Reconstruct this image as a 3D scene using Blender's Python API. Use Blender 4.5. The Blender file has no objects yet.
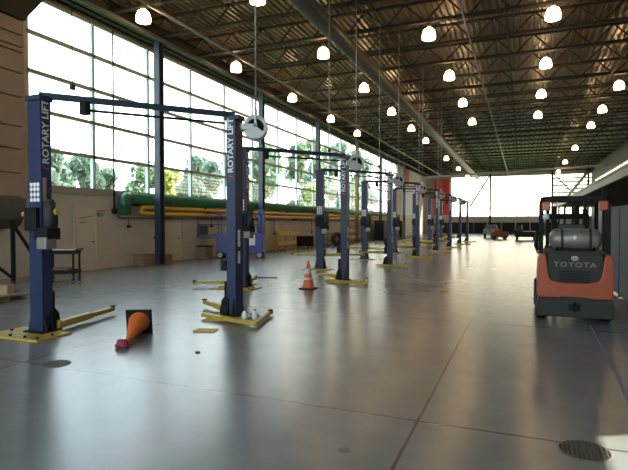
import bpy, bmesh, math, random
from mathutils import Vector, Matrix, Euler
random.seed(7)
sc = bpy.context.scene
COL = sc.collection
PI = math.pi
R = math.radians

# ------------------------------------------------------------------ helpers
class MB:
    """collects shapes, builds ONE mesh object"""
    def __init__(self): self.v = []; self.f = []; self.sm = []
    def add(self, vs, fs, smooth=False):
        o = len(self.v)
        self.v += [tuple(v) for v in vs]
        for f in fs:
            self.f.append(tuple(i + o for i in f)); self.sm.append(smooth)
        return self
    def box(self, a, b, M=None):
        x0, y0, z0 = a; x1, y1, z1 = b
        vs = [(x0,y0,z0),(x1,y0,z0),(x1,y1,z0),(x0,y1,z0),(x0,y0,z1),(x1,y0,z1),(x1,y1,z1),(x0,y1,z1)]
        if M is not None: vs = [M @ Vector(v) for v in vs]
        return self.add(vs, [(0,3,2,1),(4,5,6,7),(0,1,5,4),(1,2,6,5),(2,3,7,6),(3,0,4,7)])
    def bar(self, p, q, w, h=None, up=(0,0,1)):
        """rectangular bar from p to q"""
        h = h or w
        p, q = Vector(p), Vector(q); d = (q - p).normalized(); u = Vector(up)
        if abs(d.dot(u)) > .98: u = Vector((0,1,0)) if abs(d.y) < .9 else Vector((1,0,0))
        s = d.cross(u).normalized(); u = s.cross(d)
        vs = []
        for c in (p, q):
            for a, b in ((-1,-1),(1,-1),(1,1),(-1,1)): vs.append(c + s*a*w/2 + u*b*h/2)
        return self.add(vs, [(0,3,2,1),(4,5,6,7),(0,1,5,4),(1,2,6,5),(2,3,7,6),(3,0,4,7)])
    def path(self, pts, r, n=8, cap=True):
        pts = [Vector(p) for p in pts]; rs = r if isinstance(r, (list, tuple)) else [r]*len(pts)
        vs = []; prev = None
        for i, p in enumerate(pts):
            d = (pts[min(i+1, len(pts)-1)] - pts[max(i-1, 0)]).normalized()
            if prev is None:
                u = Vector((0,0,1)) if abs(d.z) < .9 else Vector((1,0,0))
            else: u = prev
            s = d.cross(u).normalized(); u = s.cross(d).normalized(); prev = u
            for k in range(n):
                t = 2*PI*k/n; vs.append(p + (s*math.cos(t) + u*math.sin(t))*rs[i])
        fs = []
        for i in range(len(pts)-1):
            for k in range(n):
                fs.append((i*n+k, i*n+(k+1)%n, (i+1)*n+(k+1)%n, (i+1)*n+k))
        self.add(vs, fs, n > 6)
        if cap:
            o = len(self.v) - len(vs)
            self.f.append(tuple(o+k for k in range(n))[::-1]); self.sm.append(False)
            self.f.append(tuple(o+(len(pts)-1)*n+k for k in range(n))); self.sm.append(False)
        return self
    def tube(self, p, q, r, n=10, r2=None): return self.path([p, q], [r, r if r2 is None else r2], n)
    def lathe(self, prof, n=20, M=None):
        vs = []
        for (r, z) in prof:
            for k in range(n):
                t = 2*PI*k/n; v = Vector((max(r,1e-4)*math.cos(t), max(r,1e-4)*math.sin(t), z)); vs.append(M @ v if M is not None else v)
        fs = []
        for i in range(len(prof)-1):
            for k in range(n): fs.append((i*n+k, i*n+(k+1)%n, (i+1)*n+(k+1)%n, (i+1)*n+k))
        return self.add(vs, fs, True)
    def prism(self, poly, z0, z1, M=None):
        n = len(poly); vs = [Vector((x,y,z0)) for x,y in poly] + [Vector((x,y,z1)) for x,y in poly]
        if M is not None: vs = [M @ v for v in vs]
        fs = [tuple(range(n))[::-1], tuple(range(n,2*n))] + [(i,(i+1)%n,(i+1)%n+n,i+n) for i in range(n)]
        return self.add(vs, fs)
    def build(self, name, mat, parent=None, bevel=0, loc=None):
        me = bpy.data.meshes.new(name); me.from_pydata(self.v, [], self.f)
        bm = bmesh.new(); bm.from_mesh(me); bmesh.ops.recalc_face_normals(bm, faces=bm.faces); bm.to_mesh(me); bm.free()
        me.polygons.foreach_set('use_smooth', self.sm)
        me.materials.append(mat)
        o = bpy.data.objects.new(name, me); COL.objects.link(o)
        if parent is not None: o.parent = parent
        if loc: o.location = loc
        if bevel:
            b = o.modifiers.new('b', 'BEVEL'); b.width = bevel; b.segments = 2; b.limit_method = 'ANGLE'; b.angle_limit = R(40)
        return o

def tag(o, label, cat, group=None, kind=None):
    o['label'] = label; o['category'] = cat
    if group: o['group'] = group
    if kind: o['kind'] = kind
    return o
def thing(name, label, cat, loc=(0,0,0), rz=0, group=None):
    o = bpy.data.objects.new(name, None); COL.objects.link(o); o.location = loc; o.rotation_euler = (0,0,rz); o.empty_display_size = .1
    return tag(o, label, cat, group)
def struct(o): o['kind'] = 'structure'; return o
def copy_tree(o, parent=None):
    c = o.copy(); COL.objects.link(c)
    if parent is not None: c.parent = parent
    for ch in list(o.children): copy_tree(ch, c)
    return c
def lab(o, t): o['label'] = t; return o

# ------------------------------------------------------------------ materials
def mat(name, col, rough=.5, metal=0, noise=0, scale=6, bump=0, spec=None, emit=None, estr=0, col2=None):
    m = bpy.data.materials.new(name); m.use_nodes = True; nt = m.node_tree; b = nt.nodes['Principled BSDF']
    b.inputs['Base Color'].default_value = (*col, 1); b.inputs['Roughness'].default_value = rough; b.inputs['Metallic'].default_value = metal
    if spec is not None: b.inputs['Specular IOR Level'].default_value = spec
    if emit: b.inputs['Emission Color'].default_value = (*emit, 1); b.inputs['Emission Strength'].default_value = estr
    if noise:
        tc = nt.nodes.new('ShaderNodeTexCoord'); n = nt.nodes.new('ShaderNodeTexNoise'); n.inputs['Scale'].default_value = scale; n.inputs['Detail'].default_value = 5
        nt.links.new(tc.outputs['Object'], n.inputs['Vector'])
        r = nt.nodes.new('ShaderNodeValToRGB'); c2 = col2 or tuple(c*(1-noise) for c in col)
        r.color_ramp.elements[0].position = .35; r.color_ramp.elements[0].color = (*c2, 1); r.color_ramp.elements[1].position = .65; r.color_ramp.elements[1].color = (*col, 1)
        nt.links.new(n.outputs['Fac'], r.inputs['Fac']); nt.links.new(r.outputs['Color'], b.inputs['Base Color'])
        if bump:
            bp = nt.nodes.new('ShaderNodeBump'); bp.inputs['Strength'].default_value = bump; nt.links.new(n.outputs['Fac'], bp.inputs['Height']); nt.links.new(bp.outputs['Normal'], b.inputs['Normal'])
    return m

M = {}
M['blue'] = mat('lift_blue_paint', (.021,.033,.10), .42, noise=.15, scale=3)
M['navy'] = mat('beam_navy_paint', (.022,.034,.06), .45)
M['black'] = mat('black_steel', (.012,.012,.013), .65, spec=.25, noise=.3)
M['dark'] = mat('dark_grey_plastic', (.035,.035,.034), .7)
M['rubber'] = mat('tyre_rubber', (.02,.02,.02), .8)
M['yellow'] = mat('yellow_paint', (.62,.42,.06), .5, noise=.25, scale=9)
M['yellowpipe'] = mat('yellow_pipe_paint', (.72,.42,.03), .4)
M['greenpipe'] = mat('green_pipe_paint', (.02,.13,.055), .45, noise=.2)
M['greypipe'] = mat('bluegrey_pipe', (.10,.13,.17), .5)
M['steel'] = mat('galvanised_steel', (.32,.32,.31), .45, .6, noise=.2)
M['joist'] = mat('joist_primer', (.018,.014,.010), .7, noise=.2, scale=2)
M['duct'] = mat('duct_sheet_metal', (.13,.12,.10), .5, .4, noise=.15)
M['deck'] = mat('roof_deck_steel', (.16,.125,.085), .36, .45, noise=.15, scale=1.5)
M['tan'] = mat('tan_painted_block', (.54,.475,.39), .75, noise=.08, scale=1.5)
M['panel'] = mat('tan_panel_cladding', (.33,.235,.165), .55, noise=.12, scale=.8)
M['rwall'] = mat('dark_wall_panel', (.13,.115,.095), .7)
M['door'] = mat('tan_door_paint', (.56,.495,.41), .6)
M['mullion'] = mat('mullion_bluegrey', (.50,.60,.62), .4)
M['mullion2'] = mat('mullion_brown', (.30,.27,.235), .5)
M['white'] = mat('white_paint', (.78,.78,.76), .4)
M['reel'] = mat('reel_white_enamel', (.55,.56,.55), .4)
M['paper'] = mat('white_paper', (.8,.79,.76), .8)
M['label'] = mat('decal_white', (.85,.86,.88), .5)
M['pink'] = mat('decal_pink', (.45,.27,.27), .5)
M['red'] = mat('red_fabric', (.62,.07,.05), .7)
M['redmark'] = mat('red_print', (.5,.07,.05), .6)
M['orange'] = mat('orange_truck_paint', (.46,.085,.026), .35, noise=.08, scale=3)
M['dullorange'] = mat('dull_orange_paint', (.24,.06,.025), .6)
M['cone'] = mat('orange_cone_rubber', (.85,.17,.03), .45)
M['band'] = mat('reflective_band', (.75,.73,.7), .35)
M['crimson'] = mat('crimson_cloth', (.38,.04,.07), .8)
M['tank'] = mat('gas_tank_grey', (.30,.28,.24), .4, .3, noise=.2, scale=4)
M['wood'] = mat('pallet_wood', (.34,.24,.15), .8, noise=.35, scale=8)
M['card'] = mat('cardboard', (.42,.29,.18), .8, noise=.15, scale=5)
M['brownbox'] = mat('brown_box', (.27,.17,.11), .8, noise=.2)
M['screen'] = mat('grey_screen_vinyl', (.09,.105,.12), .85, noise=.1, scale=1)
M['scissor'] = mat('platform_blue', (.025,.045,.26), .4, noise=.1)
M['wheel'] = mat('grey_wheel', (.4,.39,.36), .6)
M['drain'] = mat('drain_iron', (.16,.14,.115), .6, .3, noise=.3, scale=20)
M['grate'] = mat('grate_iron', (.12,.105,.085), .6, .3)
M['tape'] = mat('blue_tape', (.16,.19,.31), .5)
M['bark'] = mat('bark', (.12,.09,.06), .9, noise=.3)
M['grass'] = mat('lawn', (.16,.24,.06), .9, noise=.3, scale=.6)
M['drumpale'] = mat('lettering_grey', (.22,.21,.19), .6)
M['drum'] = mat('grey_drum', (.22,.22,.2), .5)
M['seat'] = mat('seat_vinyl', (.03,.03,.035), .55)
M['amber'] = mat('amber_lens', (.45,.08,.02), .3)
M['bluebanner'] = mat('pale_blue_panel', (.45,.5,.6), .6)

def leaf_mat(name, c):
    m = bpy.data.materials.new(name); m.use_nodes = True; nt = m.node_tree; b = nt.nodes['Principled BSDF']; out = nt.nodes['Material Output']
    tc = nt.nodes.new('ShaderNodeTexCoord'); n = nt.nodes.new('ShaderNodeTexNoise'); n.inputs['Scale'].default_value = 1.2
    nt.links.new(tc.outputs['Object'], n.inputs['Vector'])
    r = nt.nodes.new('ShaderNodeValToRGB'); r.color_ramp.elements[0].position = .35; r.color_ramp.elements[1].position = .65
    r.color_ramp.elements[0].color = (c[0]*.6, c[1]*.65, c[2]*.7, 1); r.color_ramp.elements[1].color = (*c, 1)
    nt.links.new(n.outputs['Fac'], r.inputs['Fac']); nt.links.new(r.outputs['Color'], b.inputs['Base Color']); b.inputs['Roughness'].default_value = .7
    t = nt.nodes.new('ShaderNodeBsdfTranslucent'); nt.links.new(r.outputs['Color'], t.inputs['Color'])
    mx = nt.nodes.new('ShaderNodeMixShader'); mx.inputs[0].default_value = .45
    nt.links.new(b.outputs[0], mx.inputs[1]); nt.links.new(t.outputs[0], mx.inputs[2]); nt.links.new(mx.outputs[0], out.inputs['Surface'])
    return m
LEAF = {'g': leaf_mat('leaf_green', (.26,.34,.20)), 'd': leaf_mat('leaf_dark', (.20,.28,.20)), 'y': leaf_mat('leaf_yellow', (.55,.56,.14)), 'b': leaf_mat('leaf_bluegreen', (.26,.34,.28))}

def glass_mat():
    m = bpy.data.materials.new('window_glass'); m.use_nodes = True; nt = m.node_tree; nt.nodes.remove(nt.nodes['Principled BSDF']); out = nt.nodes['Material Output']
    t = nt.nodes.new('ShaderNodeBsdfTransparent'); t.inputs[0].default_value = (.94,.98,.97,1)
    g = nt.nodes.new('ShaderNodeBsdfGlossy'); g.inputs['Roughness'].default_value = .03
    mx = nt.nodes.new('ShaderNodeMixShader'); mx.inputs[0].default_value = .06
    nt.links.new(t.outputs[0], mx.inputs[1]); nt.links.new(g.outputs[0], mx.inputs[2]); nt.links.new(mx.outputs[0], out.inputs['Surface'])
    return m
M['glass'] = glass_mat()

LAMP_E = 16.0
def lamp_mat():
    m = bpy.data.materials.new('lit_lamp_glass'); m.use_nodes = True; b = m.node_tree.nodes['Principled BSDF']
    b.inputs['Base Color'].default_value = (.9,.85,.75,1); b.inputs['Emission Color'].default_value = (1,.66,.32,1); b.inputs['Emission Strength'].default_value = LAMP_E
    return m
M['lamp'] = lamp_mat()
M['brass'] = mat('lamp_housing', (.22,.15,.09), .45, .3)

def floor_mat():
    m = bpy.data.materials.new('polished_concrete'); m.use_nodes = True; nt = m.node_tree; N = nt.nodes; L = nt.links; b = N['Principled BSDF']
    tc = N.new('ShaderNodeTexCoord'); sx = N.new('ShaderNodeSeparateXYZ'); L.new(tc.outputs['Object'], sx.inputs[0])
    def math_(op, a, c=None):
        n = N.new('ShaderNodeMath'); n.operation = op
        for i, v in enumerate((a, c)):
            if v is None: continue
            if isinstance(v, (int, float)): n.inputs[i].default_value = v
            else: L.new(v, n.inputs[i])
        return n.outputs[0]
    def joint(sock, off, sp, w):
        t = math_('ADD', sock, -off + 400*sp); t = math_('DIVIDE', t, sp); fr = math_('FRACT', t)
        d = math_('ABSOLUTE', math_('SUBTRACT', math_('FRACT', math_('ADD', fr, .5)), .5)); return math_('LESS_THAN', math_('MULTIPLY', d, sp), w)
    j = math_('MAXIMUM', joint(sx.outputs[0], -.8, 4.73, .013), joint(sx.outputs[1], 4.24, 4.6, .013))
    n1 = N.new('ShaderNodeTexNoise'); n1.inputs['Scale'].default_value = .35; n1.inputs['Detail'].default_value = 6; n1.inputs['Roughness'].default_value = .65; L.new(tc.outputs['Object'], n1.inputs['Vector'])
    n2 = N.new('ShaderNodeTexNoise'); n2.inputs['Scale'].default_value = 2.2; n2.inputs['Detail'].default_value = 8; n2.inputs['Roughness'].default_value = .6; L.new(tc.outputs['Object'], n2.inputs['Vector'])
    mixn = math_('ADD', math_('MULTIPLY', n1.outputs['Fac'], .6), math_('MULTIPLY', n2.outputs['Fac'], .4))
    r = N.new('ShaderNodeValToRGB'); r.color_ramp.elements[0].position = .33; r.color_ramp.elements[0].color = (.155,.155,.153,1); r.color_ramp.elements[1].position = .68; r.color_ramp.elements[1].color = (.23,.234,.238,1)
    L.new(mixn, r.inputs['Fac'])
    # oil stain by the camera
    vd = N.new('ShaderNodeVectorMath'); vd.operation = 'DISTANCE'; L.new(tc.outputs['Object'], vd.inputs[0]); vd.inputs[1].default_value = (-1.2,3.48,0)
    st = math_('LESS_THAN', math_('ADD', vd.outputs['Value'], math_('MULTIPLY', math_('SUBTRACT', n2.outputs['Fac'], .5), .12)), .05)
    dark = math_('MAXIMUM', math_('MULTIPLY', j, .8), math_('MULTIPLY', st, .55))
    mx = N.new('ShaderNodeMixRGB'); L.new(dark, mx.inputs[0]); L.new(r.outputs['Color'], mx.inputs[1]); mx.inputs[2].default_value = (.03,.028,.025,1)
    L.new(mx.outputs[0], b.inputs['Base Color'])
    rr = N.new('ShaderNodeMapRange'); rr.inputs[1].default_value = .3; rr.inputs[2].default_value = .7; rr.inputs[3].default_value = .26; rr.inputs[4].default_value = .26; L.new(n2.outputs['Fac'], rr.inputs[0])
    L.new(rr.outputs[0], b.inputs['Roughness']); b.inputs['Specular IOR Level'].default_value = .55
    return m
M['floor'] = floor_mat()

# ------------------------------------------------------------------ text
def lettering(s, size, mat_, parent, matrix, name='lettering', weight=.0, spacing=1.0, sx=1.0):
    cu = bpy.data.curves.new(name, 'FONT'); cu.body = s; cu.size = size; cu.extrude = .0015; cu.offset = weight; cu.align_x = 'CENTER'; cu.align_y = 'CENTER'; cu.space_character = spacing; cu.resolution_u = 3
    to = bpy.data.objects.new(name+'_tmp', cu); COL.objects.link(to)
    dg = bpy.context.evaluated_depsgraph_get(); dg.update()
    me = bpy.data.meshes.new_from_object(to.evaluated_get(dg)); me.name = name
    bpy.data.objects.remove(to); bpy.data.curves.remove(cu)
    me.transform(Matrix.Diagonal((sx,1,1,1))); me.transform(matrix)
    me.materials.clear(); me.materials.append(mat_)
    o = bpy.data.objects.new(name, me); COL.objects.link(o); o.parent = parent
    return o

# ------------------------------------------------------------------ room shell
XL, XR, YF, YB, ZD = -14.2, 9.0, -6.0, 81.0, 9.85
SILL, WTOP = 2.82, 8.86
FS, FT = 1.5, 8.4
struct(MB().box((XL-.3,YF,-.2),(XR+.3,YB+.3,0)).build('floor', M['floor']))
# corrugated roof deck, flutes run along the hall
d = MB(); x = XL-.4; vs = []; prof = []
while x < XR+.4:
    prof += [(x,0),(x+.09,0),(x+.13,.09),(x+.21,.09)]; x += .25
n = len(prof)
for y in (YF-.3, YB+.4):
    for (px, pz) in prof: vs.append((px, y, ZD+pz))
d.add(vs, [(i,i+1,n+i+1,n+i) for i in range(n-1)])
d.box((XL-.4,YF-.3,ZD+.12),(XR+.6,YB+.4,ZD+.3))
struct(d.build('ceiling', M['deck']))
w = MB()
w.box((XL-.3,11.15,0),(XL,YB,SILL)); w.box((XL-.3,YF,0),(XL,11.15,ZD+.1))
w.box((XL-.3,61.4,SILL),(XL,YB,WTOP))
struct(w.build('wall_left', M['tan']))
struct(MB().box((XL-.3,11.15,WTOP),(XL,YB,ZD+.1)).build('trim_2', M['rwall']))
struct(MB().box((XL-.3,YF-.3,0),(XR+.3,YF,FS)).box((XL-.3,YF-.3,FT),(XR+.3,YF,ZD+.1)).box((XL-.3,YF-.3,FS),(-13,YF,FT)).box((3,YF-.3,FS),(XR+.3,YF,FT)).build('wall_front', M['tan']))
BS, BT = 2.65, 8.75
BX0 = -10.3
w = MB().box((XL-.3,YB,0),(XR+.3,YB+.3,BS)).box((XL-.3,YB,BT),(XR+.3,YB+.3,ZD+.1)).box((XL-.3,YB,BS),(BX0,YB+.3,BT))
struct(w.build('wall_back', M['tan']))
# right wall: two unseen windows placed for floor sun patches, and far window band
RW = [(7.3,9.5,5.9,7.05),(16.9,18.9,5.2,5.9),(48,79,5.2,7.6)]
w = MB()
ys = sorted({YF,YB} | {v for r_ in RW for v in r_[:2]})
for a, b_ in zip(ys, ys[1:]):
    hit = [r_ for r_ in RW if r_[0] <= a and b_ <= r_[1]]
    if hit:
        w.box((XR,a,0),(XR+.3,b_,hit[0][2])); w.box((XR,a,hit[0][3]),(XR+.3,b_,ZD+.1))
    else: w.box((XR,a,0),(XR+.3,b_,ZD+.1))
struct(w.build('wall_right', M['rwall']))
struct(MB().box((XL-.02,11.2,SILL-.16),(XL+.06,61.4,SILL)).build('trim_1', M['mullion2']))
struct(MB().box((XL,11.2,0),(XL+.02,YB,.1)).build('baseboard_left', M['tan']))

win_n = [0]
def window(frame_mb, pane_mb, mull_mb):
    win_n[0] += 1
    o = struct(frame_mb.build('window_%d' % win_n[0], M['mullion2']))
    if mull_mb: mull_mb.build('window_mullion', M['mullion'], o)
    pane_mb.build('window_pane', M['glass'], o)
ZH = [SILL+.03, 4.04, 5.26, 6.45, 7.66, WTOP-.03]
def bayglass(y0, y1, ms):
    f = MB(); g = MB(); v = MB()
    for z in ZH: f.bar((XL-.1,y0,z),(XL-.1,y1,z),.13,.11)
    for y in ms: v.bar((XL-.1,y,SILL),(XL-.1,y,WTOP),.13,.12)
    g.box((XL-.115,y0,SILL),(XL-.105,y1,WTOP)); window(f, g, v)
bayglass(11.15, 17.3, (11.2,13.83,16.7))
for k in range(5):
    y0 = 17.3+9.05*k; y1 = min(y0+9.05, 61.4)
    bayglass(y0, y1, [y for y in (y0+2.3,y0+5.2,y0+8.1) if y < y1-.1])
f = MB(); g = MB(); v = MB()
for z in (BS+.04,3.9,5.6,7.3,BT-.04): f.bar((BX0,YB+.1,z),(XR,YB+.1,z),.1,.06)
for x in [BX0+.05]+[BX0+1.6*k for k in range(1,13)]: f.bar((x,YB+.1,BS),(x,YB+.1,BT),.06,.1)
for k in range(8): f.bar((4.0,YB+.1,4.5+.52*k),(XR,YB+.1,4.5+.52*k),.1,.2)
g.box((BX0,YB+.12,BS),(XR,YB+.13,BT)); window(f, g, None)
for (a,b_,z0,z1) in RW:
    f = MB(); f.bar((XR+.1,a,z0),(XR+.1,b_,z0),.06); f.bar((XR+.1,a,z1),(XR+.1,b_,z1),.06)
    k = a
    if b_-a > 4:
        while k < b_: f.bar((XR+.1,k,z0),(XR+.1,k,z1),.06); k += 2
        for z in (z0+.4,z0+.8,z0+1.2,z0+1.6,z0+2): f.bar((XR+.1,a,z),(XR+.1,b_,z),.14)
    window(f, MB().box((XR+.12,a,z0),(XR+.13,b_,z1)), None)
f = MB(); g = MB()  # unseen glazing behind the camera, added for frontal light on the posts
for z in (FS+.03,2.2,3.8,5.4,7.0,FT-.03): f.bar((-13,YF-.15,z),(3,YF-.15,z),.1,.08)
for k in range(9): f.bar((-13+2*k,YF-.15,FS),(-13+2*k,YF-.15,FT),.08,.1)
g.box((-13,YF-.16,FS),(3,YF-.15,FT)); window(f, g, None)
# doors in the left wall
def walldoor(n, y0, y1, z1, mark):
    f = MB()
    f.box((XL,y0,0),(XL+.025,y1,z1)); o = struct(f.build('door_%d' % n, M['door']))
    fr = MB(); fr.box((XL,y0-.06,0),(XL+.05,y0,z1+.06)); fr.box((XL,y1,0),(XL+.05,y1+.06,z1+.06)); fr.box((XL,y0,z1),(XL+.05,y1,z1+.06)); fr.build('door_frame', M['tan'], o)
    h = MB(); h.bar((XL+.06,y1-.1,1.0),(XL+.06,y1-.22,1.0),.03); h.tube((XL+.02,y1-.1,1.0),(XL+.06,y1-.1,1.0),.02); h.build('door_handle', M['dark'], o)
    if mark:
        k = MB(); k.bar((XL+.027,y0+.15,1.82),(XL+.027,y1-.12,1.93),.006,.03); k.bar((XL+.027,y0+.2,1.68),(XL+.027,y0+.5,1.7),.006,.035); k.build('door_marking', M['redmark'], o)
walldoor(1, 12.9, 13.8, 2.22, True)
walldoor(2, 17.62, 18.72, 2.05, False)

# structural columns, one object each
def icol(name, x, y, z1, m, w_=.22, base=0):
    f = MB(); f.box((x-.03,y-w_/2,base),(x+.03,y+w_/2,z1)) ; f.box((x-w_/2,y-w_/2-.02,base),(x+w_/2,y-w_/2+.01,z1)); f.box((x-w_/2,y+w_/2-.01,base),(x+w_/2,y+w_/2+.02,z1)); f.box((x-.2,y-.2,base),(x+.2,y+.2,base+.03))
    return struct(f.build(name, m))
M['olive'] = mat('olive_column', (.16,.125,.06), .5)  # one wall column coloured olive, the others navy
for k, y in enumerate((16.4,25.0,33.4,42.6,50.6,61.8)): icol('wall_column', XL+.75, y, 8.9, M['olive'] if k == 3 else M['navy'], .26)
for x in (-4.49,4.0,8.6): icol('wall_column', x, YB-.2, ZD, M['joist'], .26)
def brace(p, q, w_, m): return struct(MB().bar(p, q, w_).build('brace_beam', m))
brace((-7.4,80.75,4.2),(-4.7,80.75,8.6),.22,M['joist']); brace((4.2,80.75,8.7),(6.9,80.75,5.7),.16,M['joist']); brace((5.6,80.5,4.9),(8.7,80.5,9.2),.4,M['steel'])
# ------------------------------------------------------------------ roof steel: joists across, girders along
def joist(y):
    f = MB(); zt, zb = ZD-.06, 8.98
    f.box((XL,y-.07,zt-.07),(XR,y-.008,zt)); f.box((XL,y+.008,zt-.07),(XR,y+.07,zt))
    f.box((XL+.4,y-.09,zb),(XR-.4,y-.008,zb+.1)); f.box((XL+.4,y+.008,zb),(XR-.4,y+.09,zb+.1))
    nseg = 15; L_ = (XR-XL-.8)/nseg
    for i in range(nseg):
        x0 = XL+.4+L_*i
        f.bar((x0,y,zb+.03),(x0+L_/2,y,zt-.03),.05); f.bar((x0+L_/2,y,zt-.03),(x0+L_,y,zb+.03),.05)
    return f
jmesh = struct(joist(0).build('roof_joist', M['joist']))
jy = [11.3+2.5*i for i in range(-3,28)]
jmesh.location.y = jy[0]
for y in jy[1:]:
    c = jmesh.copy(); COL.objects.link(c); c.location.y = y
struct(MB().box((XL+.02,10.7,8.95),(XL+.14,YB,9.75)).box((XL+.02,10.7,8.95),(XL+.36,YB,8.99)).box((XL+.02,10.7,9.71),(XL+.36,YB,9.75)).build('eave_beam', M['joist']))
for x in (-10.2,-5.2,-.6,4.0): struct(MB().bar((x,YF,9.0),(x,YB,9.0),.04).bar((x,YF,9.7),(x,YB,9.7),.04).build('bridging_beam', M['joist']))
struct(MB().bar((-12,66,7.55),(XR,66,8.25),.1,.22).build('crane_beam', M['steel']))
struct(MB().box((XL+.6,11.0,8.9),(XL+.9,YB,8.94)).box((XL+.72,11.0,8.94),(XL+.78,YB,9.3)).box((XL+.6,11.0,9.3),(XL+.9,YB,9.34)).build('girder_beam', M['joist']))
# mezzanine at the right
struct(MB().box((3.1,17.5,3.36),(XR,60,3.5)).build('mezzanine_slab', M['joist']))
struct(MB().bar((3.0,17.5,3.46),(3.0,60,3.46),.1,.09).bar((3.0,17.5,3.16),(3.0,60,3.16),.1,.07).box((2.98,17.5,3.16),(3.02,60,3.46)).build('mezzanine_beam', M['duct']))
for y in (24,31,38,45,52): struct(MB().bar((3.15,y,0),(3.15,y,3.36),.16).build('mezzanine_column', M['joist']))
# pipes and ducts below the roof
o = MB().path([(-6.35,YF,8.55),(-6.35,YB,8.55)], .3, 20).build('air_duct', M['duct']); tag(o,'long round sheet metal air duct hanging under the roof joists','duct')
for (x,r_,z,lb) in ((-11.3,.06,8.78,'pale sprinkler pipe running along the roof near the window wall'),(-1.95,.035,8.85,'thin grey pipe running along the roof right of the big duct'),(-13.2,.09,8.88,'dark pipe under the roof edge directly above the tall windows')):
    o = MB().path([(x,11.6,z),(x,YB,z)], r_, 10).build('ceiling_pipe', M['steel'] if r_ < .08 else M['duct']); tag(o,lb,'pipe')

# ------------------------------------------------------------------ lamps
def lamp_proto():
    t = thing('ceiling_lamp','','lamp',group='bell ceiling lamps')
    MB().tube((0,0,.42),(0,0,.72),.012,6).build('stem', M['brass'], t)
    MB().lathe([(.001,.44),(.06,.44),(.09,.40),(.10,.28),(.085,.24),(.001,.24)],16).build('housing', M['brass'], t)
    MB().lathe([(.001,.26),(.10,.25),(.19,.18),(.245,.05),(.26,-.08),(.25,-.17),(.17,-.185),(.001,-.19)],22).build('glass_shade', M['lamp'], t)
    t.scale = (.93,.93,.93)
    return t
lp = lamp_proto(); used = False
ordn = ['first','second','third','fourth','fifth','sixth','seventh','eighth','ninth','tenth']
rows = {'in the row beside the tall windows':(-11.73,[13.55,19.45,25.35,31.4,37.2]),
        'in the second row from the tall windows':(-7.5,[13.7,19.2,24.9,30.8,36.8,42.7,55.2,66.2,77.5]),
        'in the third row from the tall windows':(-3.2,[18.75,24.35,30.1,35.95]),
        'in the fourth row from the tall windows':(.88,[18.5,24.05,29.65,35.3]),
        'in the fifth row from the tall windows':(4.42,[29.3,35.0,40.4,52,63.5,75])}
for ph,(x,yl) in rows.items():
    for i,y in enumerate(yl):
        t = lp if not used else copy_tree(lp)
        used = True
        t.location = (x,y,8.53); t['label'] = f'lit bell shaped lamp, {ordn[i]} from the camera {ph}'

# ------------------------------------------------------------------ two post lifts
Lp = Vector((-.99,-1.165,0)); Rp = Vector((.99,1.165,0)); HC = 3.55
def ML(a,b,z): return (Lp.x+a, Lp.y+b, z)
def MR(a,b,z): return (Rp.x-b, Rp.y-a, z)
SEC = [(-.13,-.09),(.13,-.09),(.13,.09),(.06,.09),(.06,.065),(.10,.065),(.10,-.06),(-.10,-.06),(-.10,.065),(-.06,.065),(-.06,.09),(-.13,.09)]
def mapped(mb, F):
    mb.v = [F(*v) for v in mb.v]; return mb
def arm_mb(L_):
    f = MB(); f.prism([(-.06,-.075),(L_*.55,-.05),(L_*.55,.05),(-.06,.075)],-.05,.05); f.box((L_*.5,-.035,-.035),(L_,.035,.035)); f.tube((0,0,-.07),(0,0,.08),.06,12); return f
EX, EY = 1.28+1.06*math.cos(R(120.5)), 1.06*math.sin(R(120.5))
def elbow_mb():
    f = MB(); f.prism([(-.02,-.05),(1.28,-.045),(1.28,.045),(-.02,.05)],-.03,.03); f.tube((1.27,0,-.03),(1.27,0,.045),.05,12); f.bar((1.28,0,0),(EX,EY,0),.06,.055); return f
def epad_mb():
    return MB().tube((EX,EY,-.03),(EX,EY,.05),.045,12)
def pad_mb(L_): return MB().tube((L_,0,-.03),(L_,0,.05),.035,12).tube((L_,0,.05),(L_,0,.065),.055,14)
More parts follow.
